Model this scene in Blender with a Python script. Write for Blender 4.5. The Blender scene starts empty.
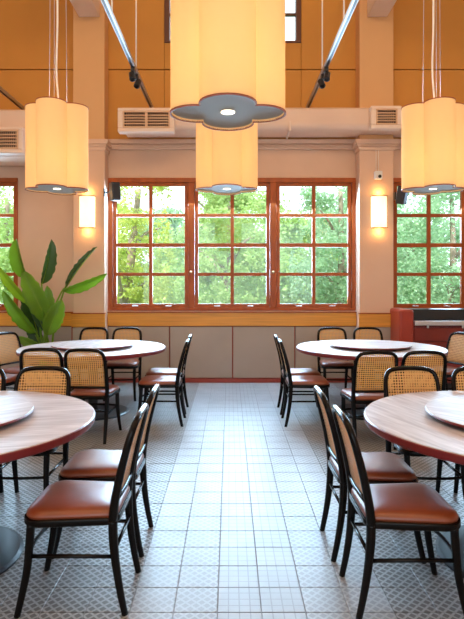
import bpy, bmesh, math, random
from mathutils import Vector, Matrix, Quaternion
R = math.radians
PI = math.pi
random.seed(7)
scene = bpy.context.scene
COL = scene.collection

# ------------------------------------------------------------------ camera
F, VX, VY, H = 537.0, 229.5, 283.0, 1.49      # focal length in px, principal point, eye height
cam = bpy.data.cameras.new('camera'); camo = bpy.data.objects.new('camera', cam); COL.objects.link(camo)
camo.location = (0, 0, H); camo.rotation_euler = (R(90), 0, 0)
cam.sensor_fit = 'VERTICAL'; cam.sensor_height = 36.0; cam.sensor_width = 36.0
cam.lens = F / 619.0 * 36.0
cam.shift_x = (232.0 - VX) / 619.0
cam.shift_y = -(309.5 - VY) / 619.0
cam.clip_start = 0.05; cam.clip_end = 300
scene.camera = camo
scene.view_settings.view_transform = 'Standard'
scene.view_settings.look = 'None'
scene.view_settings.gamma = 1.0
scene.view_settings.use_curve_mapping = False
scene.view_settings.exposure = 0.0

# ------------------------------------------------------------------ world, sun, large lights
w = bpy.data.worlds.new('World'); scene.world = w; w.use_nodes = True
bg = w.node_tree.nodes['Background']
bg.inputs[0].default_value = (0.80, 0.92, 1.0, 1); bg.inputs[1].default_value = 3.0
sun = bpy.data.lights.new('sun', 'SUN'); suno = bpy.data.objects.new('sun', sun); COL.objects.link(suno)
sun.energy = 7.0; sun.angle = R(2); sun.color = (1, .95, .82)
suno.rotation_euler = (R(38), 0, R(-28))       # high sun from behind the building on to the trees
def area(name, loc, rot, sx, sy, power, color):
    l = bpy.data.lights.new(name, 'AREA'); l.shape = 'RECTANGLE'; l.size = sx; l.size_y = sy
    l.energy = power; l.color = color
    o = bpy.data.objects.new(name, l); COL.objects.link(o); o.location = loc; o.rotation_euler = rot
    return o
# daylight that enters through the three window bays (sky just outside the glass), then added fill panels out of view
area('daylight_window', (0, 8.45, 2.1), (R(-90 + 32), 0, 0), 3.6, 1.9, 760, (.47, .73, 1.0))
area('daylight_window_left', (-4.3, 8.45, 2.1), (R(-90 + 32), 0, 0), 1.9, 1.9, 330, (.47, .73, 1.0))
area('daylight_window_right', (4.3, 8.45, 2.1), (R(-90 + 32), 0, 0), 1.9, 1.9, 330, (.47, .73, 1.0))
area('hall_fill', (0, 1.6, 6.3), (R(62), 0, 0), 9, 1.2, 230, (1, .70, .40))  # added warm fill aimed at the upper wall, no fitting behind it
area('hall_fill_back', (0, -2.5, 6.2), (0, 0, 0), 7, 4, 150, (1, .58, .27))  # added warm fill from overhead, behind the camera
area('hall_end_fill', (0, -5.7, 2.2), (R(90), 0, 0), 7, 3.4, 40, (.86, .93, 1.0))  # added cool fill panel behind the camera, no glazing there

# ------------------------------------------------------------------ helpers
def PX(px, d): return (px - VX) * d / F
def PZ(py, d): return H - (py - VY) * d / F

MATS = {}
def nodes_of(name):
    m = bpy.data.materials.new(name); m.use_nodes = True
    MATS[name] = m
    nt = m.node_tree
    return m, nt, nt.nodes['Principled BSDF']
def mat(name, col, rough=.5, metal=0., spec=.5, noise=0., nscale=6., bump=0., bscale=80., coat=0., emit=None, estr=0., stretch=None):
    m, nt, b = nodes_of(name)
    b.inputs['Base Color'].default_value = (*col, 1)
    b.inputs['Roughness'].default_value = rough
    b.inputs['Metallic'].default_value = metal
    b.inputs['Specular IOR Level'].default_value = spec
    b.inputs['Coat Weight'].default_value = coat
    b.inputs['Coat Roughness'].default_value = .12
    if emit: 
        b.inputs['Emission Color'].default_value = (*emit, 1); b.inputs['Emission Strength'].default_value = estr
    tc = nt.nodes.new('ShaderNodeTexCoord')
    mp = nt.nodes.new('ShaderNodeMapping'); nt.links.new(tc.outputs['Object'], mp.inputs[0])
    if stretch: mp.inputs['Scale'].default_value = stretch
    if noise:
        n = nt.nodes.new('ShaderNodeTexNoise'); n.inputs['Scale'].default_value = nscale; n.inputs['Detail'].default_value = 5
        nt.links.new(mp.outputs[0], n.inputs['Vector'])
        r = nt.nodes.new('ShaderNodeValToRGB')
        r.color_ramp.elements[0].position = .3; r.color_ramp.elements[1].position = .7
        r.color_ramp.elements[0].color = (*[c * (1 - noise) for c in col], 1)
        r.color_ramp.elements[1].color = (*[min(1, c * (1 + noise)) for c in col], 1)
        nt.links.new(n.outputs['Fac'], r.inputs[0]); nt.links.new(r.outputs[0], b.inputs['Base Color'])
    if bump:
        n = nt.nodes.new('ShaderNodeTexNoise'); n.inputs['Scale'].default_value = bscale
        nt.links.new(mp.outputs[0], n.inputs['Vector'])
        bp = nt.nodes.new('ShaderNodeBump'); bp.inputs['Strength'].default_value = bump; bp.inputs['Distance'].default_value = .01
        nt.links.new(n.outputs['Fac'], bp.inputs['Height']); nt.links.new(bp.outputs[0], b.inputs['Normal'])
    return m
def math_node(nt, op, a, b=None, c=None):
    n = nt.nodes.new('ShaderNodeMath'); n.operation = op
    for i, v in enumerate((a, b, c)):
        if v is None: continue
        if isinstance(v, (int, float)): n.inputs[i].default_value = v
        else: nt.links.new(v, n.inputs[i])
    return n.outputs[0]

# plaster, paint, wood
mat('plaster', (.70, .475, .34), .85, noise=.05, nscale=1.5, bump=.1, bscale=60)
mat('moulding', (.73, .50, .365), .7)
mat('ochre_panel', (.62, .285, .055), .75, noise=.07, nscale=.9)
mat('ochre_column', (.74, .43, .20), .8, noise=.04, nscale=1.2)
mat('beam_white', (.86, .70, .58), .7)
mat('duct_paint', (.80, .59, .46), .6, noise=.04, nscale=2)
mat('ceiling_paint', (.72, .52, .34), .9)
mat('joint_dark', (.10, .05, .03), .9)
mat('amber_board', (.72, .32, .035), .42, noise=.14, nscale=5, stretch=(.3, 4, 9), coat=.1)
mat('grey_panel', (.42, .36, .31), .5, noise=.05, nscale=2)
mat('red_trim', (.33, .05, .03), .4)
mat('window_wood', (.37, .080, .012), .42, spec=.35, noise=.18, nscale=6, stretch=(2, 2, .5))
mat('clerestory_wood', (.13, .05, .03), .5)
mat('brass', (.75, .58, .30), .3, 1)
mat('steel', (.72, .74, .76), .28, 1)
mat('white_plastic', (.82, .80, .77), .4)
mat('black_plastic', (.018, .018, .018), .4)
mat('black_metal', (.02, .022, .026), .3, spec=.6)
mat('base_steel', (.010, .014, .02), .38, 0., spec=.35)
mat('black_lacquer', (.0035, .003, .003), .2, spec=.2)
mat('leather', (.235, .054, .019), .36, spec=.7, noise=.10, nscale=9, bump=.08, bscale=260, coat=.12)
mat('red_edge', (.17, .014, .02), .35, coat=.2)
mat('red_cabinet', (.21, .018, .008), .35, noise=.1, nscale=5, coat=.2)
mat('red_end', (.36, .04, .016), .4, noise=.08, nscale=5)
mat('grille_dark', (.05, .03, .02), .7)
mat('grille_slat', (.74, .48, .30), .6)
mat('vent_case', (.86, .68, .56), .55)
mat('soil', (.05, .03, .02), .95)
mat('pot_glaze', (.06, .05, .045), .4)
mat('track_alu', (.45, .46, .48), .36, .85)
mat('bark', (.30, .25, .20), .9, noise=.25, nscale=5, bump=.4, bscale=20)
mat('grass', (.10, .20, .04), .9, noise=.3, nscale=2)
mat('grout', (.24, .245, .25), .9)
mat('shade_rim', (.35, .07, .025), .5)
mat('diffuser', (.46, .45, .41), .6)
mat('aperture', (1, .9, .7), .4, emit=(1, .85, .6), estr=2.2)
mat('bulb_holder', (.5, .45, .4), .5)
mat('cord_white', (.85, .80, .74), .5)
mat('sconce_glow', (.95, .86, .7), .5, emit=(1, .76, .40), estr=1.7)
mat('bronze', (.50, .28, .14), .45, .5)

# lampshade fabric: lit from inside, lets light through
m, nt, b = nodes_of('shade_fabric')
out = nt.nodes['Material Output']
tr = nt.nodes.new('ShaderNodeBsdfTranslucent'); tr.inputs[0].default_value = (.50, .40, .27, 1)
df = nt.nodes.new('ShaderNodeBsdfDiffuse'); df.inputs[0].default_value = (.80, .60, .36, 1)
em = nt.nodes.new('ShaderNodeEmission'); em.inputs[0].default_value = (1, .58, .23, 1); em.inputs[1].default_value = .33
mx = nt.nodes.new('ShaderNodeMixShader'); mx.inputs[0].default_value = .5
nt.links.new(tr.outputs[0], mx.inputs[1]); nt.links.new(df.outputs[0], mx.inputs[2])
ad = nt.nodes.new('ShaderNodeAddShader'); nt.links.new(mx.outputs[0], ad.inputs[0]); nt.links.new(em.outputs[0], ad.inputs[1])
nt.links.new(ad.outputs[0], out.inputs[0])

# window glass
m, nt, b = nodes_of('glass')
out = nt.nodes['Material Output']
tp = nt.nodes.new('ShaderNodeBsdfTransparent'); tp.inputs[0].default_value = (.97, .99, .98, 1)
gl = nt.nodes.new('ShaderNodeBsdfGlossy'); gl.inputs['Roughness'].default_value = .02
fr = nt.nodes.new('ShaderNodeFresnel'); fr.inputs[0].default_value = 1.45
mx = nt.nodes.new('ShaderNodeMixShader')
nt.links.new(fr.outputs[0], mx.inputs[0]); nt.links.new(tp.outputs[0], mx.inputs[1]); nt.links.new(gl.outputs[0], mx.inputs[2])
nt.links.new(mx.outputs[0], out.inputs[0])

# woven cane: open holes between the strands
m, nt, b = nodes_of('cane')
out = nt.nodes['Material Output']
tc = nt.nodes.new('ShaderNodeTexCoord'); sp = nt.nodes.new('ShaderNodeSeparateXYZ'); nt.links.new(tc.outputs['Object'], sp.inputs[0])
p = .019
def cell(o, off): return math_node(nt, 'SUBTRACT', math_node(nt, 'FRACT', math_node(nt, 'ADD', math_node(nt, 'DIVIDE', o, p), off)), .5)
u = cell(sp.outputs['X'], 100.0); v = cell(sp.outputs['Z'], 100.0)
r2 = math_node(nt, 'ADD', math_node(nt, 'MULTIPLY', u, u), math_node(nt, 'MULTIPLY', v, v))
hole = math_node(nt, 'LESS_THAN', r2, .112)
wv = math_node(nt, 'MULTIPLY', math_node(nt, 'ABSOLUTE', u), math_node(nt, 'ABSOLUTE', v))
ramp = nt.nodes.new('ShaderNodeValToRGB'); nt.links.new(math_node(nt, 'MULTIPLY', wv, 5.), ramp.inputs[0])
ramp.color_ramp.elements[0].color = (.70, .42, .17, 1); ramp.color_ramp.elements[1].color = (.80, .54, .27, 1)
nt.links.new(ramp.outputs[0], b.inputs['Base Color']); b.inputs['Roughness'].default_value = .5
tl = nt.nodes.new('ShaderNodeBsdfTranslucent'); tl.inputs[0].default_value = (.80, .36, .05, 1)
m1 = nt.nodes.new('ShaderNodeMixShader'); m1.inputs[0].default_value = .25
nt.links.new(b.outputs[0], m1.inputs[1]); nt.links.new(tl.outputs[0], m1.inputs[2])
tp = nt.nodes.new('ShaderNodeBsdfTransparent')
m2 = nt.nodes.new('ShaderNodeMixShader'); nt.links.new(hole, m2.inputs[0])
nt.links.new(m1.outputs[0], m2.inputs[1]); nt.links.new(tp.outputs[0], m2.inputs[2]); nt.links.new(m2.outputs[0], out.inputs[0])

# table wood
def table_wood():
    m, nt, b = nodes_of('table_wood')
    tc = nt.nodes.new('ShaderNodeTexCoord'); mp = nt.nodes.new('ShaderNodeMapping')
    mp.inputs['Rotation'].default_value = (0, 0, R(28)); mp.inputs['Scale'].default_value = (1.3, 11, 1)
    nt.links.new(tc.outputs['Object'], mp.inputs[0])
    n = nt.nodes.new('ShaderNodeTexNoise'); n.inputs['Scale'].default_value = 2.2; n.inputs['Detail'].default_value = 7; n.inputs['Distortion'].default_value = .6
    nt.links.new(mp.outputs[0], n.inputs['Vector'])
    r = nt.nodes.new('ShaderNodeValToRGB')
    r.color_ramp.elements[0].position = .32; r.color_ramp.elements[0].color = (.40, .33, .315, 1)
    r.color_ramp.elements[1].position = .72; r.color_ramp.elements[1].color = (.66, .60, .58, 1)
    nt.links.new(n.outputs['Fac'], r.inputs[0]); nt.links.new(r.outputs[0], b.inputs['Base Color'])
    b.inputs['Roughness'].default_value = .46; b.inputs['Specular IOR Level'].default_value = .4
table_wood()

# floor tiles with a pressed pattern
def tile_mat(name, kind, base, dark, rough):
    m, nt, b = nodes_of(name)
    g = nt.nodes.new('ShaderNodeNewGeometry'); sp = nt.nodes.new('ShaderNodeSeparateXYZ'); nt.links.new(g.outputs['Position'], sp.inputs[0])
    p = .05
    def c(o, off): return math_node(nt, 'ABSOLUTE', math_node(nt, 'SUBTRACT', math_node(nt, 'FRACT', math_node(nt, 'DIVIDE', math_node(nt, 'ADD', o, 10 + off), p)), .5))
    u = c(sp.outputs['X'], .055); v = c(sp.outputs['Y'], -.03)
    if kind == 'star':
        d1 = math_node(nt, 'ADD', u, v)
        h = math_node(nt, 'GREATER_THAN', math_node(nt, 'ABSOLUTE', math_node(nt, 'SUBTRACT', d1, .5)), .15)
    else:
        h = math_node(nt, 'GREATER_THAN', math_node(nt, 'MAXIMUM', u, v), .44)
    mixc = nt.nodes.new('ShaderNodeMixRGB'); mixc.inputs[1].default_value = (*base, 1); mixc.inputs[2].default_value = (*dark, 1)
    nt.links.new(h, mixc.inputs[0])
    n = nt.nodes.new('ShaderNodeTexNoise'); n.inputs['Scale'].default_value = 4.; n.inputs['Detail'].default_value = 4
    nt.links.new(g.outputs['Position'], n.inputs['Vector'])
    mul = nt.nodes.new('ShaderNodeMixRGB'); mul.blend_type = 'MULTIPLY'; mul.inputs[0].default_value = .35
    nt.links.new(mixc.outputs[0], mul.inputs[1]); nt.links.new(n.outputs['Fac'], mul.inputs[2])
    nt.links.new(mul.outputs[0], b.inputs['Base Color'])
    bp = nt.nodes.new('ShaderNodeBump'); bp.inputs['Strength'].default_value = .25; bp.inputs['Distance'].default_value = .002; bp.invert = True
    nt.links.new(h, bp.inputs['Height']); nt.links.new(bp.outputs[0], b.inputs['Normal'])
    b.inputs['Roughness'].default_value = rough; b.inputs['Specular IOR Level'].default_value = .36
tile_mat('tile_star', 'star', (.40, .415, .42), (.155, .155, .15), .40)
tile_mat('tile_star_glare', 'star', (.475, .515, .555), (.34, .365, .39), .40)  # star tile made paler and bluer, daylight glare on the aisle put into colour
tile_mat('tile_grid', 'grid', (.44, .475, .51), (.32, .345, .37), .40)  # grid pattern, aisle glare likewise put into its bluish base

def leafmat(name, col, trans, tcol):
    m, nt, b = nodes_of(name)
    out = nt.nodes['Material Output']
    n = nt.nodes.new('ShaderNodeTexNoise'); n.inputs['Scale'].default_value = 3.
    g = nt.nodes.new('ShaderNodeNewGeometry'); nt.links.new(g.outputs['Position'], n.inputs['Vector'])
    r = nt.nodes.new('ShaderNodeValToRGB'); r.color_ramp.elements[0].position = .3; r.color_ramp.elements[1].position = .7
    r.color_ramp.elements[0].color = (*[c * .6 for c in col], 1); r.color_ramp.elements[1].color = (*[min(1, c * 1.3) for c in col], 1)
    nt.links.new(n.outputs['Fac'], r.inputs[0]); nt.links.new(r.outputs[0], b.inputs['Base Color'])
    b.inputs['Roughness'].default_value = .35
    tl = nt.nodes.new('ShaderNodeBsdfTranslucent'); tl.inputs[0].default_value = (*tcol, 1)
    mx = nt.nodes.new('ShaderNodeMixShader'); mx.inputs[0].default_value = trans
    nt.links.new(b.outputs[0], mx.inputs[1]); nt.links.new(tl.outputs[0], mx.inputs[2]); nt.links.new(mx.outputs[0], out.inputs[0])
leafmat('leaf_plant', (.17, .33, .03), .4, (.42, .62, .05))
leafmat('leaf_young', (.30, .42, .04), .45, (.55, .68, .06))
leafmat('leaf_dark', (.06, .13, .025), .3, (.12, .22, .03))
leafmat('leaf_tree', (.36, .52, .22), .45, (.58, .78, .28))
leafmat('leaf_tree_yellow', (.44, .55, .15), .45, (.75, .85, .24))
leafmat('leaf_tree_hazy', (.34, .52, .36), .45, (.50, .76, .46))  # green made lighter and teal, haze over the panes put into the leaf colour

# -------- mesh building
class MB:
    def __init__(s): s.v = []; s.f = []; s.sm = []
    def box(s, x0, x1, y0, y1, z0, z1):
        k = len(s.v)
        for z in (z0, z1):
            for (x, y) in ((x0, y0), (x1, y0), (x1, y1), (x0, y1)): s.v.append((x, y, z))
        for q in ((3, 2, 1, 0), (4, 5, 6, 7), (0, 1, 5, 4), (1, 2, 6, 5), (2, 3, 7, 6), (3, 0, 4, 7)):
            s.f.append(tuple(k + i for i in q)); s.sm.append(False)
        return s
    def loft(s, rings, smooth=True, cap=True, closed=False):
        k = len(s.v); n = len(rings[0])
        for r in rings: s.v.extend(tuple(p) for p in r)
        m = len(rings)
        for i in range(m if closed else m - 1):
            a = k + i * n; b2 = k + ((i + 1) % m) * n
            for j in range(n):
                s.f.append((a + j, a + (j + 1) % n, b2 + (j + 1) % n, b2 + j)); s.sm.append(smooth)
        if cap and not closed:
            s.f.append(tuple(k + j for j in reversed(range(n)))); s.sm.append(False)
            s.f.append(tuple(k + (m - 1) * n + j for j in range(n))); s.sm.append(False)
        return s
    def tube(s, pts, rad, n=8, closed=False):
        pts = [Vector(p) for p in pts]; rings = []
        L = len(pts); up = None
        for i, p in enumerate(pts):
            if closed: t = pts[(i + 1) % L] - pts[i - 1]
            else: t = pts[min(i + 1, L - 1)] - pts[max(i - 1, 0)]
            t.normalize()
            if up is None:
                up = Vector((0, 0, 1)) if abs(t.z) < .9 else Vector((1, 0, 0))
            a = t.cross(up).normalized(); b = a.cross(t).normalized(); up = b
            r = rad[i] if isinstance(rad, (list, tuple)) else rad
            rings.append([p + a * (math.cos(2 * PI * j / n) * r) + b * (math.sin(2 * PI * j / n) * r) for j in range(n)])
        return s.loft(rings, closed=closed)
    def disc_stack(s, prof, n=48, cx=0, cy=0):          # lathe profile [(r,z)...]
        rings = [[(cx + r * math.cos(2 * PI * j / n), cy + r * math.sin(2 * PI * j / n), z) for j in range(n)] for r, z in prof]
        return s.loft(rings, smooth=False)
    def build(s, name, material, parent=None, bevel=0., smooth=None, seg=2):
        me = bpy.data.meshes.new(name); me.from_pydata(s.v, [], s.f); me.update()
        for pl, q in zip(me.polygons, s.sm): pl.use_smooth = q if smooth is None else smooth
        bm = bmesh.new(); bm.from_mesh(me); bmesh.ops.recalc_face_normals(bm, faces=bm.faces)
        if bevel:
            es = [e for e in bm.edges if len(e.link_faces) == 2 and e.calc_face_angle(0) > .6]
            bmesh.ops.bevel(bm, geom=es, offset=bevel, segments=seg, affect='EDGES', profile=.5, clamp_overlap=True)
        bm.to_mesh(me); bm.free()
        me.materials.append(MATS[material])
        o = bpy.data.objects.new(name, me); COL.objects.link(o)
        if parent: o.parent = parent
        return o
def catmull(P, k=6):
    P = [Vector(p) for p in P]; out = []
    for i in range(len(P) - 1):
        p0 = P[max(i - 1, 0)]; p1 = P[i]; p2 = P[i + 1]; p3 = P[min(i + 2, len(P) - 1)]
        for j in range(k):
            t = j / k
            out.append(.5 * ((2 * p1) + (p2 - p0) * t + (2 * p0 - 5 * p1 + 4 * p2 - p3) * t * t + (3 * p1 - p0 - 3 * p2 + p3) * t ** 3))
    out.append(P[-1]); return out
def tag(o, label=None, cat=None, group=None, kind=None):
    if label: o['label'] = label
    if cat: o['category'] = cat
    if group: o['group'] = group
    if kind: o['kind'] = kind
    return o
def empty(name, loc, rz=0):
    o = bpy.data.objects.new(name, None); COL.objects.link(o); o.location = loc; o.rotation_euler = (0, 0, rz)
    o.empty_display_size = .1
    return o
def copy_tree(o, parent=None):
    c = o.copy(); COL.objects.link(c); c.parent = parent
    for ch in o.children[:]:
        copy_tree(ch, c)
    return c

# ------------------------------------------------------------------ the room shell
DW = 8.10            # plane of the window wall
XL, XR, YB, ZC = -5.6, 5.6, -6.0, 6.7
WT = .26             # wall thickness
ZS, ZT = PZ(310.5, DW), PZ(178, DW)                     # window opening: sill, head
WX0, WX1 = PX(107.5, DW), PX(357, DW)                   # central window
SLX1 = PX(18, DW); SLX0 = SLX1 - 2.3                    # left bay window
SRX0 = PX(392.5, DW); SRX1 = SRX0 + 2.3                 # right bay window
ZM0, ZM1 = PZ(150, DW), PZ(140.5, DW)                   # moulding
CX0, CX1, CZ0, CZ1 = PX(164.5, DW), PX(301, DW), PZ(43, DW), 6.35   # clerestory

def wall_cells(mb, xs, zs, holes, y0, y1):
    for i in range(len(xs) - 1):
        for j in range(len(zs) - 1):
            xm = (xs[i] + xs[i + 1]) / 2; zm = (zs[j] + zs[j + 1]) / 2
            if any(a < xm < b2 and c < zm < d for a, b2, c, d in holes): continue
            mb.box(xs[i], xs[i + 1], y0, y1, zs[j], zs[j + 1])
mb = MB()
# four panels round each opening so the plaster has no inner seams
def wall_with_holes(mb, holes, x0, x1, z0, z1, y0, y1):
    xs = sorted({x0, x1, *[h[0] for h in holes], *[h[1] for h in holes]})
    for i in range(len(xs) - 1):
        a, b2 = xs[i], xs[i + 1]; xm = (a + b2) / 2
        hs = [h for h in holes if h[0] < xm < h[1]]
        if not hs: mb.box(a, b2, y0, y1, z0, z1)
        else:
            mb.box(a, b2, y0, y1, z0, hs[0][2]); mb.box(a, b2, y0, y1, hs[0][3], z1)
wall_with_holes(mb, [(SLX0, SLX1, ZS, ZT), (WX0, WX1, ZS, ZT), (SRX0, SRX1, ZS, ZT)], XL, XR, 0, ZM1, DW, DW + WT)
wall_front = tag(mb.build('wall_front', 'plaster'), 'peach plaster wall holding the red-brown window bays', kind='structure')
mb = MB(); wall_with_holes(mb, [(CX0, CX1, CZ0, CZ1)], XL, XR, ZM1, ZC, DW + .04, DW + WT)
wu = mb.build('wall_upper_backing', 'joint_dark', wall_front)

# large ochre panels with a dark open joint between the courses
ZJ = PZ(69.5, DW)
g = .008
def panel(name, x0, x1, z0, z1, y0, y1, m, parent, bev=.004):
    return MB().box(x0, x1, y0, y1, z0, z1).build(name, m, parent, bev, seg=1)
pil = [(PX(73, 7.85), PX(104.5, 7.85)), (PX(359.5, 7.85), PX(393.5, 7.85))]      # pilasters, x range
cols_x = [XL, -4.2, (pil[0][0] + pil[0][1]) / 2, CX0, CX1, (pil[1][0] + pil[1][1]) / 2, 4.2, XR]
for i in range(len(cols_x) - 1):
    a, b2 = cols_x[i] + g / 2, cols_x[i + 1] - g / 2
    if i == 3:
        continue
    panel('wall_panel', a, b2, ZM1 + g, ZJ - g, DW, DW + .05, 'ochre_panel', wall_front)
    panel('wall_panel', a, b2, ZJ + g, ZC, DW, DW + .05, 'ochre_panel', wall_front)
panel('wall_panel', CX0, CX1, ZM1 + g, ZJ - g, DW, DW + .05, 'ochre_panel', wall_front)
panel('wall_panel', CX0, CX1, ZJ + g, CZ0, DW, DW + .05, 'ochre_panel', wall_front)
panel('wall_panel', CX0, CX1, CZ1, ZC, DW, DW + .05, 'ochre_panel', wall_front)

# moulding below the ochre panels: two steps
mo = MB()
mo.box(XL, XR, DW - .09, DW, PZ(145, DW), ZM1).box(XL, XR, DW - .05, DW, ZM0, PZ(145, DW)).box(XL, XR, DW - .065, DW, PZ(147.4, DW), PZ(146, DW))
tag(mo.build('trim_1', 'moulding', None, .006), 'stepped peach moulding above the windows', kind='structure')

# side walls, back wall with a wide opening, ceiling, floor
tag(MB().box(XL - .2, XL, YB, DW + WT, 0, ZC).build('wall_left', 'plaster'), 'peach plaster side wall', kind='structure')
tag(MB().box(XR, XR + .2, YB, DW + WT, 0, ZC).build('wall_right', 'plaster'), 'peach plaster side wall', kind='structure')
mb = MB(); wall_with_holes(mb, [(-3.6, 3.6, .5, 4.0)], XL - .2, XR + .2, 0, ZC, YB - .2, YB)
tag(mb.build('wall_back', 'plaster'), 'peach plaster end wall with a wide opening', kind='structure')
tag(MB().box(XL - .2, XR + .2, YB - .2, DW + WT, ZC, ZC + .15).build('ceiling', 'ceiling_paint'), 'warm painted ceiling', kind='structure')

floor = tag(MB().box(XL, XR, YB, DW, -.12, -.004).build('floor', 'grout'), 'floor of pale pressed-pattern square tiles', kind='structure')
T = .2; X0T, Y0T = -.055, 2.43
cells = []
for i in range(-28, 29):
    for j in range(-24, 30):
        x0 = X0T + i * T; y0 = Y0T + j * T
        if x0 < XL or x0 + T > XR or y0 + T > DW - .01 + .2 or y0 < -2.4: continue
        cells.append((i, j, x0, y0))
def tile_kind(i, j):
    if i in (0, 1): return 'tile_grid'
    return 'tile_star_glare' if -3 < i < 4 else 'tile_star'
def seen(c):
    i, j, x0, y0 = c
    yc = y0 + T
    if yc < 2.35 or y0 < .5: return False
    pxa = VX + (x0 + T / 2) * F / (y0 + T / 2); pya = VY + H * F / (y0 + T / 2)
    return -8 < pxa < 472 and pya < 632
vis = sorted([c for c in cells if seen(c)], key=lambda c: c[3])[:300]
vs = set((c[0], c[1]) for c in vis)
hw = T / 2 - .0013
def tile_shape(mb, cx, cy, zt=0.0):
    k = len(mb.v); bv = .0022
    for (q, z) in ((hw, -.009), (hw, zt - .0015), (hw - bv, zt)):
        for (sx, sy) in ((-1, -1), (1, -1), (1, 1), (-1, 1)): mb.v.append((cx + sx * q, cy + sy * q, z))
    for a in (0, 4):
        for n in range(4): mb.f.append((k + a + n, k + a + (n + 1) % 4, k + a + 4 + (n + 1) % 4, k + a + 4 + n)); mb.sm.append(False)
    mb.f.append((k + 8, k + 9, k + 10, k + 11)); mb.sm.append(False)
proto = {}
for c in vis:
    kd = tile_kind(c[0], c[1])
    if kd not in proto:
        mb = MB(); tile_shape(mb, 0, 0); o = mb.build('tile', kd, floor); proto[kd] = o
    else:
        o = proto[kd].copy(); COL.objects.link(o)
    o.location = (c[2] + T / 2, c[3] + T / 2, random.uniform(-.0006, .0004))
rest = {'tile_grid': MB(), 'tile_star_glare': MB(), 'tile_star': MB()}
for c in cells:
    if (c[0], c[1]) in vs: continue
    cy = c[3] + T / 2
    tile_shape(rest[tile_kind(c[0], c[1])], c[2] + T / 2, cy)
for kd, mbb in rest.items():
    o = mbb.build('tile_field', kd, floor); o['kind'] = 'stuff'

# pilasters with capitals and beams that rest on them
DP = 7.85
for n, (a, b2) in enumerate(pil):
    p_ = empty('pilaster', ((a + b2) / 2, DW, 0)); ox, oy = (a + b2) / 2, DW
    hwp = (b2 - a) / 2
    tag(p_, ('peach pilaster left of the window with a wall lamp on it', 'peach pilaster right of the window with a wall lamp on it')[n], kind='structure')
    zc0, zc1 = PZ(149.5, DP - .05), PZ(139, DP - .05)
    MB().box(-hwp, hwp, DP - oy, 0, 0, zc0 + .01).build('shaft', 'plaster', p_, .006)
    MB().box(-hwp, hwp, DP - oy, 0, zc1 - .01, ZC).build('upper_shaft', 'ochre_column', p_, .006)
    c = MB(); zh = zc1 - zc0
    c.box(-hwp - .02, hwp + .02, DP - oy - .02, 0, zc0, zc0 + zh * .35)
    c.box(-hwp - .035, hwp + .035, DP - oy - .035, 0, zc0 + zh * .35, zc0 + zh * .55)
    c.box(-hwp - .06, hwp + .06, DP - oy - .06, 0, zc0 + zh * .55, zc1)
    c.build('capital', 'moulding', p_, .005)
ZB = PZ(17.3, DP)
for n, (xa, xb) in enumerate(((PX(79, DP), PX(100, DP)), (PX(367, DP), PX(387, DP)))):
    tag(MB().box(xa, xb, YB, DP - .005, ZB, ZB + .5).build('ceiling_beam', 'beam_white', None, .01),
        ('pale ceiling beam resting on the left pilaster', 'pale ceiling beam resting on the right pilaster')[n], kind='structure')

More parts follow.
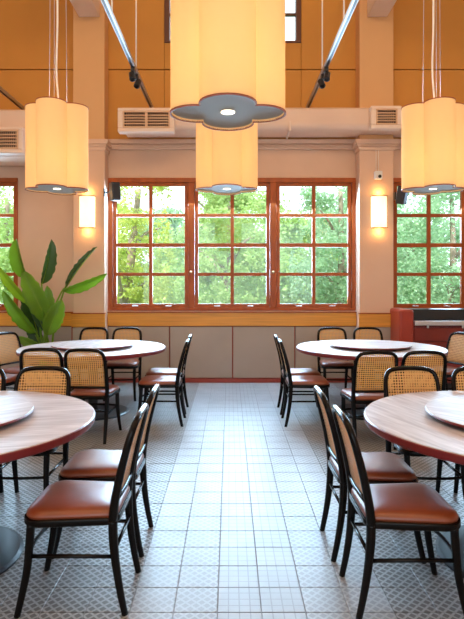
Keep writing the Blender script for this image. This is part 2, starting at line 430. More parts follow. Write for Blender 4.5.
# ------------------------------------------------------------------ windows
def make_window(name, x0, x1, units, label, fw=.078):
    root = empty(name, ((x0 + x1) / 2, DW, ZS)); tag(root, label, kind='structure')
    ox, oy, oz = (x0 + x1) / 2, DW, ZS
    W = x1 - x0; HH = ZT - ZS
    fr = MB(); ya, yb = -.02, .12
    fr.box(-W / 2, W / 2, ya, yb, 0, .045).box(-W / 2, W / 2, ya, yb, HH - .07, HH)
    fr.box(-W / 2, -W / 2 + fw, ya, yb, .045, HH - .07).box(W / 2 - fw, W / 2, ya, yb, .045, HH - .07)
    fr.build('window_frame', 'window_wood', root, .006)
    iw = W - 2 * fw; mull = .095
    uw = (iw - mull * (units - 1)) / units
    for u_ in range(units):
        xa = -W / 2 + fw + u_ * (uw + mull); xb = xa + uw
        if u_: MB().box(xa - mull, xa, ya, yb, .045, HH - .07).build('mullion', 'window_wood', root, .006)
        z0, z1 = .045, HH - .07; st = .055
        sa, sb = .015, .075
        s = MB()
        s.box(xa + .004, xb - .004, sa, sb, z0, z0 + st).box(xa + .004, xb - .004, sa, sb, z1 - st + .01, z1)
        s.box(xa + .004, xa + st, sa, sb, z0 + st, z1 - st + .01).box(xb - st, xb - .004, sa, sb, z0 + st, z1 - st + .01)
        ga, gb, ha, hb = xa + st, xb - st, z0 + st, z1 - st + .01
        mw = .052
        xm = (ga + gb) / 2
        zb_ = [ha + (hb - ha) * k / 4 for k in range(5)]
        zb_[2] = ha + (hb - ha) * .497
        s.box(xm - mw / 2, xm + mw / 2, sa + .008, sb - .004, ha, hb)
        for k in (1, 2, 3):
            t_ = mw * (1.15 if k == 2 else .95)
            s.box(ga, xm - mw / 2, sa + .008, sb - .008, zb_[k] - t_ / 2, zb_[k] + t_ / 2)
            s.box(xm + mw / 2, gb, sa + .008, sb - .008, zb_[k] - t_ / 2, zb_[k] + t_ / 2)
        sash = s.build('sash', 'window_wood', root, .004)
        for (pa, pb) in ((ga, xm - mw / 2), (xm + mw / 2, gb)):
            for k in range(4):
                ta = 0 if k == 0 else mw * (1.15 if k == 2 else .95) / 2
                tb = 0 if k == 3 else mw * (1.15 if k == 1 else .95) / 2
                MB().box(pa, pb, .043, .048, zb_[k] + ta, zb_[k + 1] - tb).build('pane', 'glass', sash)
        # pull handles on the bottom rail
        for fx in (.30, .74):
            hx = xa + uw * fx
            MB().box(hx - .045, hx + .045, -.022, -.012, z0 + .018, z0 + .03).box(hx - .045, hx - .037, -.012, sa, z0 + .018, z0 + .03).box(hx + .037, hx + .045, -.012, sa, z0 + .018, z0 + .03).build('lift_handle', 'steel', sash, .002, seg=1)
        if u_ < units - 1 or units == 1:
            lt = MB().disc_stack([(.012, 0), (.02, .012), (.02, .02), (.008, .03)], 12).build('latch', 'brass', root)
            lt.rotation_euler = (R(90), 0, 0); lt.location = (xb + .045, ya, HH * .29)
    return root
make_window('window_1', WX0, WX1, 3, 'wide red-brown wooden window of three four-row sashes')
make_window('window_2', SLX0, SLX1, 2, 'red-brown wooden window behind the leafy plant', .02)
make_window('window_3', SRX0, SRX1, 2, 'red-brown wooden window above the red cabinet', .02)
# clerestory
root = empty('window_4', ((CX0 + CX1) / 2, DW, CZ0)); tag(root, 'dark-framed high window behind the big front pendant', kind='structure')
W = CX1 - CX0; HH = CZ1 - CZ0
fr = MB(); fw = .075
fr.box(-W / 2, W / 2, -.02, .14, 0, .03).box(-W / 2, W / 2, -.02, .14, HH - .06, HH).box(-W / 2, -W / 2 + fw, -.02, .14, .03, HH - .06).box(W / 2 - fw, W / 2, -.02, .14, .03, HH - .06)
for k in range(1, 4):
    xk = -W / 2 + fw + (W - 2 * fw) * k / 4; fr.box(xk - .03, xk + .03, .0, .1, .03, HH - .06)
fr.box(-W / 2 + fw, W / 2 - fw, .02, .08, .43, .465)
fr.build('window_frame', 'clerestory_wood', root, .004)
for k in range(4):
    xa = -W / 2 + fw + (W - 2 * fw) * k / 4 + .03 * (k > 0); xb = -W / 2 + fw + (W - 2 * fw) * (k + 1) / 4 - .03 * (k < 3)
    MB().box(xa, xb, .05, .055, .03, .43).build('pane', 'glass', root); MB().box(xa, xb, .05, .055, .465, HH - .06).build('pane', 'glass', root)

# ------------------------------------------------------------------ wainscot
DS = DW - .06
ZA1, ZA0 = PZ(311.8, DS), PZ(326, DS)
wains = empty('wainscot', (0, DW, 0)); tag(wains, 'panelled wall base with amber board and grey panels', kind='structure')
xa, xb = pil[0][1], pil[1][0]
def wp(name, x0, x1, y0, y1, z0, z1, m, bev=.003): return MB().box(x0, x1, y0 - DW, y1 - DW, z0, z1).build(name, m, wains, bev, seg=1)
def bay(xa, xb, joints, ds, zoff=0.):
    wp('amber_board', xa, xb, ds, DW - .002, ZA0 + zoff, ZA1 - .016 + zoff, 'amber_board', .004)
    wp('cap_strip', xa, xb, ds - .02, DW - .002, ZA1 - .016 + zoff, ZA1 + zoff, 'window_wood')
    wp('joint_backing', xa, xb, DW - .012, DW - .002, .06, ZA0 + zoff - .0, 'red_trim', 0)
    xs = [xa] + joints + [xb]
    for i in range(len(xs) - 1):
        wp('grey_panel', xs[i] + .009 * (i > 0), xs[i + 1] - .009 * (i < len(xs) - 2), ds + .01, DW - .012, .068, ZA0 + zoff - .014, 'grey_panel')
    wp('bottom_strip', xa, xb, ds - .012, DW - .002, 0.0, .06, 'red_trim')
bay(xa, xb, [PX(169.5, DS), PX(232.6, DS), PX(295, DS)], DS)
bay(XL, pil[0][0], [-4.75, -3.85, -2.95], DS)
bay(pil[1][0 + 1], XR, [2.95, 3.85, 4.75], DS)
for a, b2 in pil:       # boards wrap the pilaster fronts
    d2 = DP - .035
    wp('amber_board', a - .012, b2 + .012, d2, DP, PZ(327, d2), PZ(314, d2), 'amber_board')
    wp('cap_strip', a - .02, b2 + .02, d2 - .012, DP, PZ(314, d2), PZ(313, d2) , 'window_wood')
    wp('side_strip', b2, b2 + .012, d2, DP, .06, PZ(327, d2), 'red_trim', 0); wp('side_strip', a - .012, a, d2, DP, .06, PZ(327, d2), 'red_trim', 0)
    wp('grey_panel', a, b2, d2 + .008, DP, .068, PZ(327, d2) - .012, 'grey_panel')
    wp('bottom_strip', a - .012, b2 + .012, d2 - .01, DP, 0, .06, 'red_trim')

# ------------------------------------------------------------------ ducts and vents
def duct(name, x0, x1, d0, z0, z1, label, clamps):
    root = empty(name, ((x0 + x1) / 2, DW - .1, z0)); tag(root, label, 'duct', 'ducts along the wall')
    ox, oy, oz = root.location
    prof = []; rr = .09
    d1 = DW - .11
    for k in range(7): 
        a = PI + PI / 2 * k / 6
        prof.append((d0 + rr + rr * math.cos(a), z0 + rr + rr * math.sin(a)))
    prof += [(d1, z0), (d1, z1), (d0 + .03, z1), (d0, z1 - .03)]
    rings = [[(x - ox, y - oy, z - oz) for (y, z) in prof] for x in (x0, x1)]
    MB().loft(rings, smooth=False).build('duct_body', 'duct_paint', root)
    for cx in clamps:
        cl = MB(); cl.box(cx - .012 - ox, cx + .012 - ox, d0 - .006 - oy, d1 - oy, z0 - .03 - oz, z0 - .004 - oz).box(cx - .012 - ox, cx + .012 - ox, d0 - .02 - oy, d0 - .002 - oy, z0 - .03 - oz, z0 + .11 - oz)
        cl.build('clamp', 'vent_case', root, .004, seg=1)
    return root
DD = 7.55
duct('air_duct', PX(122, DD), 5.5, DD, PZ(137.6, 8.0), PZ(107, DD), 'long peach air duct running above the central window', [PX(290, DD)])
DL = 7.35
duct('air_duct', XL + .02, PX(30, DL), DL, PZ(166, 8.0), PZ(109, DL), 'short peach air duct above the left-hand window', [])
def vent(x0, x1, y0, y1, d, cols, label, depth):
    root = empty('vent_grille', (PX((x0 + x1) / 2, d), d, PZ((y0 + y1) / 2, d))); tag(root, label, 'air vent', 'air vents on the ducts')
    w_ = PX(x1, d) - PX(x0, d); h_ = PZ(y0, d) - PZ(y1, d); fw = .06
    c = MB()
    c.box(-w_ / 2, w_ / 2, 0, depth, h_ / 2 - fw * .7, h_ / 2).box(-w_ / 2, w_ / 2, 0, depth, -h_ / 2, -h_ / 2 + fw * .9)
    c.box(-w_ / 2, -w_ / 2 + fw * 1.2, 0, depth, -h_ / 2 + fw * .9, h_ / 2 - fw * .7).box(w_ / 2 - fw, w_ / 2, 0, depth, -h_ / 2 + fw * .9, h_ / 2 - fw * .7)
    c.build('casing', 'vent_case', root, .012)
    ix0, ix1, iz0, iz1 = -w_ / 2 + fw * 1.2, w_ / 2 - fw, -h_ / 2 + fw * .9, h_ / 2 - fw * .7
    MB().box(ix0, ix1, .06, .07, iz0, iz1).build('recess', 'grille_dark', root)
    cw = (ix1 - ix0) / cols
    for c_ in range(cols):
        a, b2 = ix0 + c_ * cw, ix0 + (c_ + 1) * cw
        f = MB().box(a, b2, -.006, .03, iz0, iz0 + .022).box(a, b2, -.006, .03, iz1 - .022, iz1).box(a, a + .02, -.006, .03, iz0 + .022, iz1 - .022).box(b2 - .02, b2, -.006, .03, iz0 + .022, iz1 - .022)
        fo = f.build('grille_frame', 'grille_slat', root, .003, seg=1)
        n = 5
        for k in range(1, n):
            z = iz0 + .022 + (iz1 - iz0 - .044) * k / n
            MB().box(a + .02, b2 - .02, .0, .03, z - .006, z + .006).build('slat', 'grille_slat', fo)
        nv = max(4, int((b2 - a) / .03))
        for k in range(1, nv):
            x = a + .02 + (b2 - a - .04) * k / nv
            MB().box(x - .003, x + .003, .032, .045, iz0 + .022, iz1 - .022).build('slat', 'grille_slat', fo)
    return root
vent(117.5, 174, 107.6, 131.7, 7.40, 2, 'wide double air vent at the left end of the long duct', .148)
vent(371, 402, 105.5, 128.5, 7.42, 1, 'square air vent on the duct above the right pilaster', .128)
vent(-12, 22.5, 126.5, 153, 7.2, 1, 'square air vent on the short left-hand duct', .148)

# ------------------------------------------------------------------ wall lamps, sensor, speakers
for n, (cx, lab) in enumerate(((87.8, 'glowing wall lamp above the leafy plant'), (378.4, 'glowing wall lamp below the small white sensor box'))):
    d = DP
    root = empty('wall_lamp', (PX(cx, d), d, PZ(212.3, d))); tag(root, lab, 'wall lamp', 'wall lamps on the pilasters')
    hw_, hh = .108, .225
    rings = []
    for z in (-hh, hh):
        rr = [(-hw_, 0, z)] + [(-hw_ + 2 * hw_ * k / 8, -.045 - .045 * math.sin(PI * k / 8), z) for k in range(9)] + [(hw_, 0, z)]
        rings.append(rr)
    MB().loft(rings).build('shade', 'sconce_glow', root)
    for z in (-hh - .012, hh):
        MB().box(-hw_ - .008, hw_ + .008, -.095, 0, z, z + .012).build('rail', 'bronze', root, .003, seg=1)
    for z in (hh + .05, -hh - .05):
        l = bpy.data.lights.new('wall_lamp_light', 'POINT'); l.energy = 2.2; l.color = (1, .55, .18); l.shadow_soft_size = .05
        o = bpy.data.objects.new('wall_lamp_light', l); COL.objects.link(o); o.parent = root; o.location = (0, -.06, z)

root = empty('wall_sensor', (PX(378, 7.8), DP, PZ(175.5, 7.8))); tag(root, 'small white sensor box above the right wall lamp', 'sensor')
MB().box(-.055, .055, -.10, -.02, -.06, .06).build('housing', 'white_plastic', root, .012)
ln = MB().disc_stack([(.024, 0), (.024, .014), (.016, .02)], 16).build('lens', 'black_plastic', root)
ln.rotation_euler = (R(90), 0, 0); ln.location = (.012, -.098, -.022)
MB().box(-.02, .02, -.03, 0, -.03, .03).build('mount', 'white_plastic', root, .003)
for x in (-.018, .018): MB().tube([(x, -.012, .05), (x, -.012, .43)], .004, 6).build('cable', 'cord_white', root)

def speaker(px, py, d, rz, tilt, arm_to, label):
    root = empty('wall_speaker', (PX(px, d), d, PZ(py, d))); tag(root, label, 'speaker', 'small wall speakers')
    bq = MB().box(-.065, .065, -.055, .065, -.13, .13).build('cabinet', 'black_plastic', root, .012)
    gq = MB().box(-.056, .056, -.063, -.055, -.12, .12).build('grille', 'black_metal', bq, .004)
    bq.rotation_euler = (R(tilt), R(-4 if rz > 0 else 12), R(rz))
    dx = arm_to - PX(px, d); sg = 1 if dx > 0 else -1
    MB().tube([(0, .0, 0), (dx * .6, .05, 0), (dx, .12, 0)], .012, 8).build('bracket', 'black_metal', root)
    MB().box(dx - .012, dx + .012, .06, .16, -.055, .055).build('mount_plate', 'black_metal', root, .003)
    return root
speaker(115, 191.5, 7.72, 35, 0, pil[0][1] + .012, 'small black speaker on the left pilaster beside the window')
speaker(402, 195, 7.72, -38, 8, pil[1][1] + .012, 'small black tilted speaker beside the right-hand window')

# ------------------------------------------------------------------ light tracks
ZK = 4.07
def track(x, y0, y1, rods, heads, label):
    root = empty('light_track', (x, y1, ZK)); tag(root, label, 'track light', 'light tracks hung from the ceiling')
    tr_ = MB().box(-.026, .026, y0 - y1, 0, 0, .05).build('rail', 'track_alu', root, .006)
    MB().box(-.012, .012, y0 - y1 + .02, -.02, -.004, .004).build('slot', 'black_metal', tr_)
    for ry in rods: MB().tube([(0, ry - y1, .05), (0, ry - y1, ZC - ZK - .001)], .009, 8).build('rod', 'cord_white', root)
    for hy, tl_, tx in heads:
        h = empty('spot_head', (0, hy - y1, 0)); h.parent = root
        MB().box(-.025, .025, -.05, .05, -.05, .004).build('adapter', 'black_metal', h, .004)
        q = MB().disc_stack([(.025, .0), (.038, -.02), (.038, -.12), (.03, -.125), (.025, -.1)], 20).build('can', 'black_metal', h)
        q.location = (tx, 0, -.055); q.rotation_euler = (R(tl_), R(12 if tx > 0 else -12), 0)
    return root
track(PX(151, 7.9), -3, 8.0, [1.2, 5.27, 6.64], [(6.45, -30, -.02), (6.68, -30, .03)], 'suspended light track left of the big pendant')
track(PX(307.5, 7.9) + .01, -3, 8.0, [1.2, 5.43, 6.7], [(6.45, -30, .02), (6.68, -30, -.03)], 'suspended light track right of the big pendant')
track(-3.08, -3, 8.0, [1.2, 5.3], [(6.2, -20, .03)], 'suspended light track at the far left edge')

# ------------------------------------------------------------------ pendants
def quatrefoil(a, r, n=14):
    # outline of four overlapping circles, counter-clockwise
    t = (a + math.sqrt(max(0, 2 * r * r - a * a))) / 2
    pts = []
    for k in range(4):
        c = Vector((a, 0)); ang = math.atan2(t, t - a)
        for j in range(n):
            th = -ang + 2 * ang * j / n
            p_ = Vector((a + r * math.cos(th), r * math.sin(th)))
            q = PI / 2 * k
            pts.append((p_.x * math.cos(q) - p_.y * math.sin(q), p_.x * math.sin(q) + p_.y * math.cos(q)))
    return pts
HP = .745
def pendant(loc, label, power, rz=0, zbot=2.335):
    ZBOT = zbot
    root = empty('pendant_lamp', (loc[0], loc[1], ZBOT), rz); tag(root, label, 'pendant lamp', 'four-lobed pendant lamps')
    qo = quatrefoil(.149, .131); qi = quatrefoil(.147, .128); k = len(qo)
    s = MB(); rings = [[(x, y, 0) for x, y in qo], [(x, y, HP) for x, y in qo], [(x, y, HP) for x, y in qi], [(x, y, 0) for x, y in qi]]
    sh = s.loft(rings, smooth=True, closed=True).build('shade', 'shade_fabric', root); sh.data.set_sharp_from_angle(angle=R(30))
    q2o = quatrefoil(.150, .134)
    for z, nm in ((-.004, 'bottom_rim'), (HP - .004, 'top_rim')):
        rg = [[(x, y, z) for x, y in q2o], [(x, y, z + .008) for x, y in q2o], [(x, y, z + .008) for x, y in qi], [(x, y, z) for x, y in qi]]
        MB().loft(rg, smooth=False, closed=True).build(nm, 'shade_rim', root)
    q3 = quatrefoil(.146, .1265)
    dm = MB().loft([[(x, y, .010) for x, y in q3], [(x, y, .016) for x, y in q3]], smooth=False).build('bottom_diffuser', 'diffuser', root)
    MB().disc_stack([(.034, .006), (.034, .010)], 24).build('downlight', 'aperture', dm)
    MB().disc_stack([(.03, .45), (.03, .62), (.012, .64)], 16).build('lamp_holder', 'bulb_holder', root)
    top = ZC - ZBOT
    for x, y in ((-.05, .02), (.05, .02), (0, -.05)):
        MB().tube([(x * 1.6, y * 1.6, HP), (x * 1.1, y * 1.1, top - .03)], .0022, 6).build('wire', 'steel', root)
    for a in (0, 2 * PI / 3, 4 * PI / 3):
        MB().tube([(0, 0, HP - .01), (.2 * math.cos(a + .5), .2 * math.sin(a + .5), HP - .01)], .006, 6).build('spider_arm', 'steel', root)
    MB().tube(catmull([(.01, 0, .62), (.012, 0, HP + .06), (-.006, 0, HP + .35), (.004, 0, HP + .8), (0, 0, HP + 1.6), (0, 0, top - .03)], 5), .009, 8).build('power_cord', 'cord_white', root)
    MB().disc_stack([(.07, top - .035), (.07, top - .004)], 24).build('ceiling_rose', 'white_plastic', root)
    for z, f_ in ((HP * .32, .5), (HP * .7, .5)):
        l = bpy.data.lights.new('pendant_light', 'POINT'); l.energy = power * f_; l.color = (1, .74, .43); l.shadow_soft_size = .05
        o = bpy.data.objects.new('pendant_light', l); COL.objects.link(o); o.parent = root; o.location = (0, 0, z)
    return root
PP = 40
pendant((-.008, 2.62), 'biggest glowing pendant lamp, hanging nearest in the aisle', PP, 0, 2.315)
pendant((PX(226.8, 4.87), 4.87), 'glowing pendant lamp hanging behind the biggest one, in front of the window', PP)
pendant((PX(57, 4.87), 4.87), 'glowing pendant lamp above the left-hand tables', PP)
pendant((PX(433, 4.87), 4.87), 'glowing pendant lamp above the right-hand tables', PP)

# ------------------------------------------------------------------ tables
def table(x, y, label, slabel, Rt=.8, susan_dx=0, susan_dy=0, group='round dining tables', rz=0):
    root = empty('round_table', (x, y, 0), rz); tag(root, label, 'table', group)
    MB().disc_stack([(Rt - .012, .704), (Rt - .003, .708), (Rt, .716), (Rt, .742), (Rt - .004, .746)], 96).build('edge_band', 'red_edge', root)
    MB().disc_stack([(Rt - .004, .7462), (Rt - .008, .75)], 96).build('table_top', 'table_wood', root)
    MB().disc_stack([(.16, .68), (.16, .703)], 32).build('top_plate', 'black_metal', root)
    MB().disc_stack([(.06, .02), (.055, .05), (.055, .66), (.07, .68)], 32).build('pedestal', 'black_metal', root)
    MB().disc_stack([(.41, 0.0), (.41, .010), (.39, .018), (.10, .026), (.08, .04)], 64).build('base_plate', 'base_steel', root)
    s = empty('lazy_susan', (x + susan_dx, y + susan_dy, .75), rz + .5); tag(s, slabel, 'turntable', 'table turntables')
    rs = .465
    MB().disc_stack([(.12, 0.0), (.12, .018)], 32).build('bearing', 'black_metal', s)
    MB().disc_stack([(rs - .03, .018), (rs - .004, .024), (rs, .030), (rs - .003, .036)], 72).build('edge_band', 'red_edge', s)
    MB().disc_stack([(rs - .003, .0362), (rs - .006, .039)], 72).build('top', 'table_wood', s)
    return root
YN, YF = 2.895, 6.20
TXL, TXR = -1.548, 1.548
table(TXL, YN, 'round wooden table cut by the left edge in the foreground', 'wooden turntable on the near left table', rz=.2)
table(TXR, YN, 'round wooden table cut by the right edge in the foreground', 'wooden turntable on the near right table', rz=1.9)
table(-1.575, YF, 'round table farther back on the left, by the leafy plant', 'turntable on the far left table by the plant', Rt=.83, rz=.9)
table(1.62, YF, 'round table farther back on the right, by the red cabinet', 'turntable on the far right table by the red cabinet', Rt=.84, rz=2.7)

# ------------------------------------------------------------------ chairs
def arch_curve():
    half = [(.186, -.190, .425), (.188, -.198, .50), (.188, -.216, .60), (.187, -.240, .70), (.184, -.262, .78), (.173, -.277, .830), (.145, -.287, .860), (.10, -.291, .872), (.05, -.292, .876), (0, -.292, .877)]
    full = half + [(-x, y, z) for x, y, z in reversed(half[:-1])]
    return half, full
def make_chair():
    root = empty('dining_chair', (0, 0, 0))
    half, full = arch_curve()
    c = catmull(full, 4)
    rad = [.0215 - .0055 * min(1, max(0, (p_.z - .43) / .4)) for p_ in c]
    MB().tube(c, rad, 8).build('back_frame', 'black_lacquer', root)
    hc = catmull(half, 8)
    def wy(z):
        for i in range(len(hc) - 1):
            if hc[i].z <= z <= hc[i + 1].z:
                t = (z - hc[i].z) / max(1e-6, hc[i + 1].z - hc[i].z)
                return hc[i].x + (hc[i + 1].x - hc[i].x) * t, hc[i].y + (hc[i + 1].y - hc[i].y) * t
        return 0, hc[-1].y
    # cane panel: a thin curved sheet inside the frame
    zs = [.525, .56, .6, .64, .68, .72, .76, .79, .815, .835, .845, .855, .862, .868]
    n = 10; k0 = []
    mbp = MB()
    for side in (0, 1):
        for z in zs:
            w_, y = wy(z); w_ = max(.02, w_ - .010)
            for j in range(n + 1):
                x = -w_ + 2 * w_ * j / n
                mbp.v.append((x, y - .010 * math.cos(PI / 2 * x / .19) + .004 + (-.0025 if side else .0025), z))
    L = len(zs) * (n + 1)
    for i in range(len(zs) - 1):
        for j in range(n):
            a = i * (n + 1) + j
            mbp.f.append((a, a + 1, a + n + 2, a + n + 1)); mbp.sm.append(True)
            mbp.f.append((L + a, L + a + n + 1, L + a + n + 2, L + a + 1)); mbp.sm.append(True)
    rim = [j for j in range(n + 1)] + [i * (n + 1) + n for i in range(1, len(zs))] + [(len(zs) - 1) * (n + 1) + j for j in range(n - 1, -1, -1)] + [i * (n + 1) for i in range(len(zs) - 2, 0, -1)]
    for i in range(len(rim)):
        a, b2 = rim[i], rim[(i + 1) % len(rim)]
        mbp.f.append((a, L + a, L + b2, b2)); mbp.sm.append(False)
    mbp.build('cane_panel', 'cane', root)
    # lower rail of the back
    w_, y = wy(.515)
    MB().tube([(-w_ + .005, y, .515), (-w_ / 2, y - .008, .515), (0, y - .011, .515), (w_ / 2, y - .008, .515), (w_ - .005, y, .515)], .0125, 8).build('back_rail', 'black_lacquer', root)
    # seat
    def outline(sx0, sx1, y0, y1, rr, nn=7):
        # rounded trapezoid, wider at the front (y1)
        pts = []
        for (cx, cy, a0) in ((sx1 - rr, y1 - rr, 0), (-(sx1 - rr), y1 - rr, PI / 2), (-(sx0 - rr * .7), y0 + rr * .7, PI), (sx0 - rr * .7, y0 + rr * .7, 1.5 * PI)):
            r_ = rr if cy > 0 else rr * .7
            for k in range(nn): 
                a = a0 + PI / 2 * k / (nn - 1); pts.append((cx + r_ * math.cos(a), cy + r_ * math.sin(a)))
        return pts
    o1 = outline(.192, .218, -.215, .222, .085)
    def ring(o, s_, z, dy=0): return [(x * s_, (y - .003) * s_ + .003 + dy, z) for x, y in o]
    MB().loft([ring(o1, .965, .403), ring(o1, .995, .408), ring(o1, 1, .416), ring(o1, 1, .430), ring(o1, .99, .437)]).build('seat_frame', 'black_lacquer', root)
    MB().loft([ring(o1, .955, .436), ring(o1, .965, .447), ring(o1, .945, .459), ring(o1, .88, .469), ring(o1, .74, .4755), ring(o1, .5, .479), ring(o1, .2, .4805)]).build('seat', 'leather', root, smooth=True)
    # legs
    for s_ in (-1, 1):
        MB().tube(catmull([(s_ * .178, -.243, 0), (s_ * .178, -.222, .10), (s_ * .180, -.203, .22), (s_ * .184, -.192, .34), (s_ * .186, -.190, .43)], 4), [.0150 + .0065 * min(1, i / 12) for i in range(17)], 8).build('leg', 'black_lacquer', root)
        MB().tube(catmull([(s_ * .196, .236, 0), (s_ * .188, .217, .09), (s_ * .180, .197, .20), (s_ * .177, .186, .32), (s_ * .178, .180, .41)], 4), [.0145 + .0055 * min(1, i / 12) for i in range(17)], 8).build('leg', 'black_lacquer', root)
    zz = .262
    for s_ in (-1, 1):
        MB().tube([(s_ * .1805, -.198, zz), (s_ * .178, 0, zz), (s_ * .1785, .192, zz)], .0095, 8).build('stretcher', 'black_lacquer', root)
    MB().tube(catmull([(-.178, .186, zz), (-.11, .204, zz + .002), (0, .212, zz + .002), (.11, .204, zz + .002), (.178, .186, zz)], 5), .0095, 8).build('bow_stretcher', 'black_lacquer', root)
    MB().tube([(-.181, -.198, zz + .03), (0, -.2, zz + .03), (.181, -.198, zz + .03)], .009, 8).build('rear_stretcher', 'black_lacquer', root)
    return root
chair0 = make_chair(); used = [False]
def place(x, y, facing, label, group):
    """x, y: seat centre. facing: degrees, 0 = towards +Y (the window), 90 = towards -X."""
    if not used[0]: o = chair0; used[0] = True
    else: o = copy_tree(chair0)
    o.location = (x, y, 0); o.rotation_euler = (0, 0, R(facing)); tag(o, label, 'chair', group)
    return o
gA, gB, gC, gD = 'chairs at the near left table', 'chairs at the near right table', 'chairs at the far left table', 'chairs at the far right table'
# aisle sides, seen from the side
place(-.713, 2.592, 90, 'bentwood chair in the left foreground, its rust leather seat nearest the camera', gA)
place(-.722, 3.105, 90, 'bentwood chair second in the left foreground, behind the nearest one', gA)
place(.815, 2.555, -90, 'bentwood chair in the right foreground, its rust leather seat nearest the camera', gB)
place(.800, 3.055, -90, 'bentwood chair second in the right foreground, behind the nearest one', gB)
place(-.735, 5.75, 90, 'bentwood chair on the aisle side of the far left table, the nearer one', gC)
place(-.745, 6.27, 90, 'bentwood chair on the aisle side of the far left table, nearer the window', gC)
place(.825, 5.74, -90, 'bentwood chair on the aisle side of the far right table, the nearer one', gD)
place(.825, 6.25, -90, 'bentwood chair on the aisle side of the far right table, nearer the window', gD)
# chairs with their backs to the camera
place(-1.315, 5.215, -4, 'cane-back chair facing away at the far left table, closer to the aisle', gC)
place(-1.765, 5.255, 3, 'cane-back chair facing away at the far left table, half hidden by another back', gC)
place(1.29, 5.03, 3, 'cane-back chair facing away at the far right table, closer to the aisle', gD)
place(1.75, 5.05, -3, 'cane-back chair facing away at the far right table, closer to the right edge', gD)
# chairs behind the tables, facing the camera
place(-1.335, 3.58, 180, 'cane-back chair facing the camera behind the near left table, closer to the aisle', gA)
place(-1.80, 3.58, 180, 'cane-back chair facing the camera behind the near left table, cut by the frame', gA)
place(1.300, 3.575, 180, 'cane-back chair facing the camera behind the near right table, closer to the aisle', gB)
place(1.785, 3.575, 180, 'cane-back chair facing the camera behind the near right table, cut by the frame', gB)
place(-1.85, 7.0, 176, 'cane-back chair facing the camera by the window wall, beside the leafy plant', gC)
place(-1.385, 7.0, 180, 'cane-back chair facing the camera behind the far left table, closer to the aisle', gC)
place(1.385, 7.0, 180, 'cane-back chair facing the camera behind the far right table, closer to the aisle', gD)
place(1.87, 7.0, 180, 'cane-back chair facing the camera behind the far right table, beside the red cabinet', gD)
# outer sides
place(-2.47, 6.44, -113, 'cane-back chair turned to the far left table, in front of the plant', gC)
place(-2.50, 5.86, -105, 'cane-back chair at the left edge, beside the far left table', gC)
place(2.57, 6.42, 113, 'cane-back chair turned to the far right table, in front of the red cabinet', gD)

# ------------------------------------------------------------------ plant
DPL = 7.42
plant = empty('potted_plant', (PX(46, DPL), DPL, 0)); tag(plant, 'tall potted plant with broad banana-like green leaves', 'plant')
px0, py0 = plant.location.x, plant.location.y
MB().disc_stack([(.15, 0), (.17, .02), (.20, .30), (.215, .38), (.20, .38), (.19, .34)], 40).build('pot', 'pot_glaze', plant)
MB().disc_stack([(.185, .325), (.18, .345)], 32).build('soil', 'soil', plant)
def leaf(tip, base, width, dd0, dd1, m, roll=0., bend=.12, fold=.35, shape=.45):
    """blade from base px to tip px (positions measured in the photograph, each at its own distance), with a stalk to the pot"""
    d0, d1 = DPL + dd0, DPL + dd1
    B = Vector((PX(base[0], d0) - px0, d0 - py0, PZ(base[1], d0)))
    Tt = Vector((PX(tip[0], d1) - px0, d1 - py0, PZ(tip[1], d1)))
    ax = Tt - B; Ln = ax.length; axn = ax.normalized()
    side = axn.cross(Vector((0, -1, 0))).normalized()
    side = Quaternion(axn, R(roll)) @ side
    nrm = side.cross(axn).normalized()
    n = 16; mb_ = MB(); W_ = width
    rows = []
    for i in range(n + 1):
        t = i / n
        prof = math.sin(PI * min(1, t ** (.8 if shape < .5 else .95))) ** .55 if 0 < t < 1 else 0
        prof = max(prof, .03)
        cpt = B + ax * t + nrm * (bend * Ln * (4 * t * (1 - t)) * .5) - Vector((0, 0, 1)) * (bend * Ln * t * t * .35)
        row = []
        for j in range(-4, 5):
            q = j / 4
            ww = W_ * .5 * prof * (1 + .08 * math.sin(i * 2.3 + j * .4) * abs(q))
            row.append(cpt + side * (q * ww) + nrm * (abs(q) * ww * fold) + nrm * (.006 * math.sin(i * 3.1 + j * 1.7) * abs(q)))
        rows.append(row)
    for row in rows: mb_.v.extend(tuple(p_) for p_ in row)
    for i in range(n):
        for j in range(8):
            a = i * 9 + j; mb_.f.append((a, a + 1, a + 10, a + 9)); mb_.sm.append(True)
    o = mb_.build('leaf', m, plant)
    sd = o.modifiers.new('thickness', 'SOLIDIFY'); sd.thickness = .002
    rb = [r[4] - nrm * .003 for r in rows]
    MB().tube(rb, [.010 * (1 - i / n) + .002 for i in range(n + 1)], 6).build('midrib', 'leaf_young', o)
    foot = Vector((random.uniform(-.07, .07), random.uniform(-.06, .06), .34))
    midp = (foot + B) * .5 + Vector(((foot.x - B.x) * .25, 0, .05))
    MB().tube(catmull([foot, midp, B - axn * .02, B + axn * .05], 5), [.017 - .008 * i / 15 for i in range(16)], 8).build('stalk', 'leaf_plant', o)
leaf((16.5, 237), (26, 278), .25, .02, .0, 'leaf_plant', roll=-28, bend=.12, fold=.6)
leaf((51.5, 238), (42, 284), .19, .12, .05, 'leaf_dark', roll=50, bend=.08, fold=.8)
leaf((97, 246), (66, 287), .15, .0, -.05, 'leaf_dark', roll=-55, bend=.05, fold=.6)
leaf((107, 269.5), (63, 291), .155, -.12, -.25, 'leaf_plant', roll=35, bend=.22, fold=.45)
leaf((23, 267), (47, 321), .27, -.10, -.25, 'leaf_plant', roll=14, bend=.16, fold=.55)
leaf((-4, 262), (29, 303), .16, -.10, -.25, 'leaf_young', roll=-20, bend=.10, fold=.45)
leaf((3, 288), (36, 333), .20, -.15, -.35, 'leaf_plant', roll=-14, bend=.12, fold=.6)
leaf((62, 298), (47, 335), .24, -.22, -.30, 'leaf_plant', roll=16, bend=.12, fold=.5, shape=.6)
leaf((18, 334), (42, 350), .14, -.30, -.40, 'leaf_plant', roll=0, bend=.25, fold=.3)
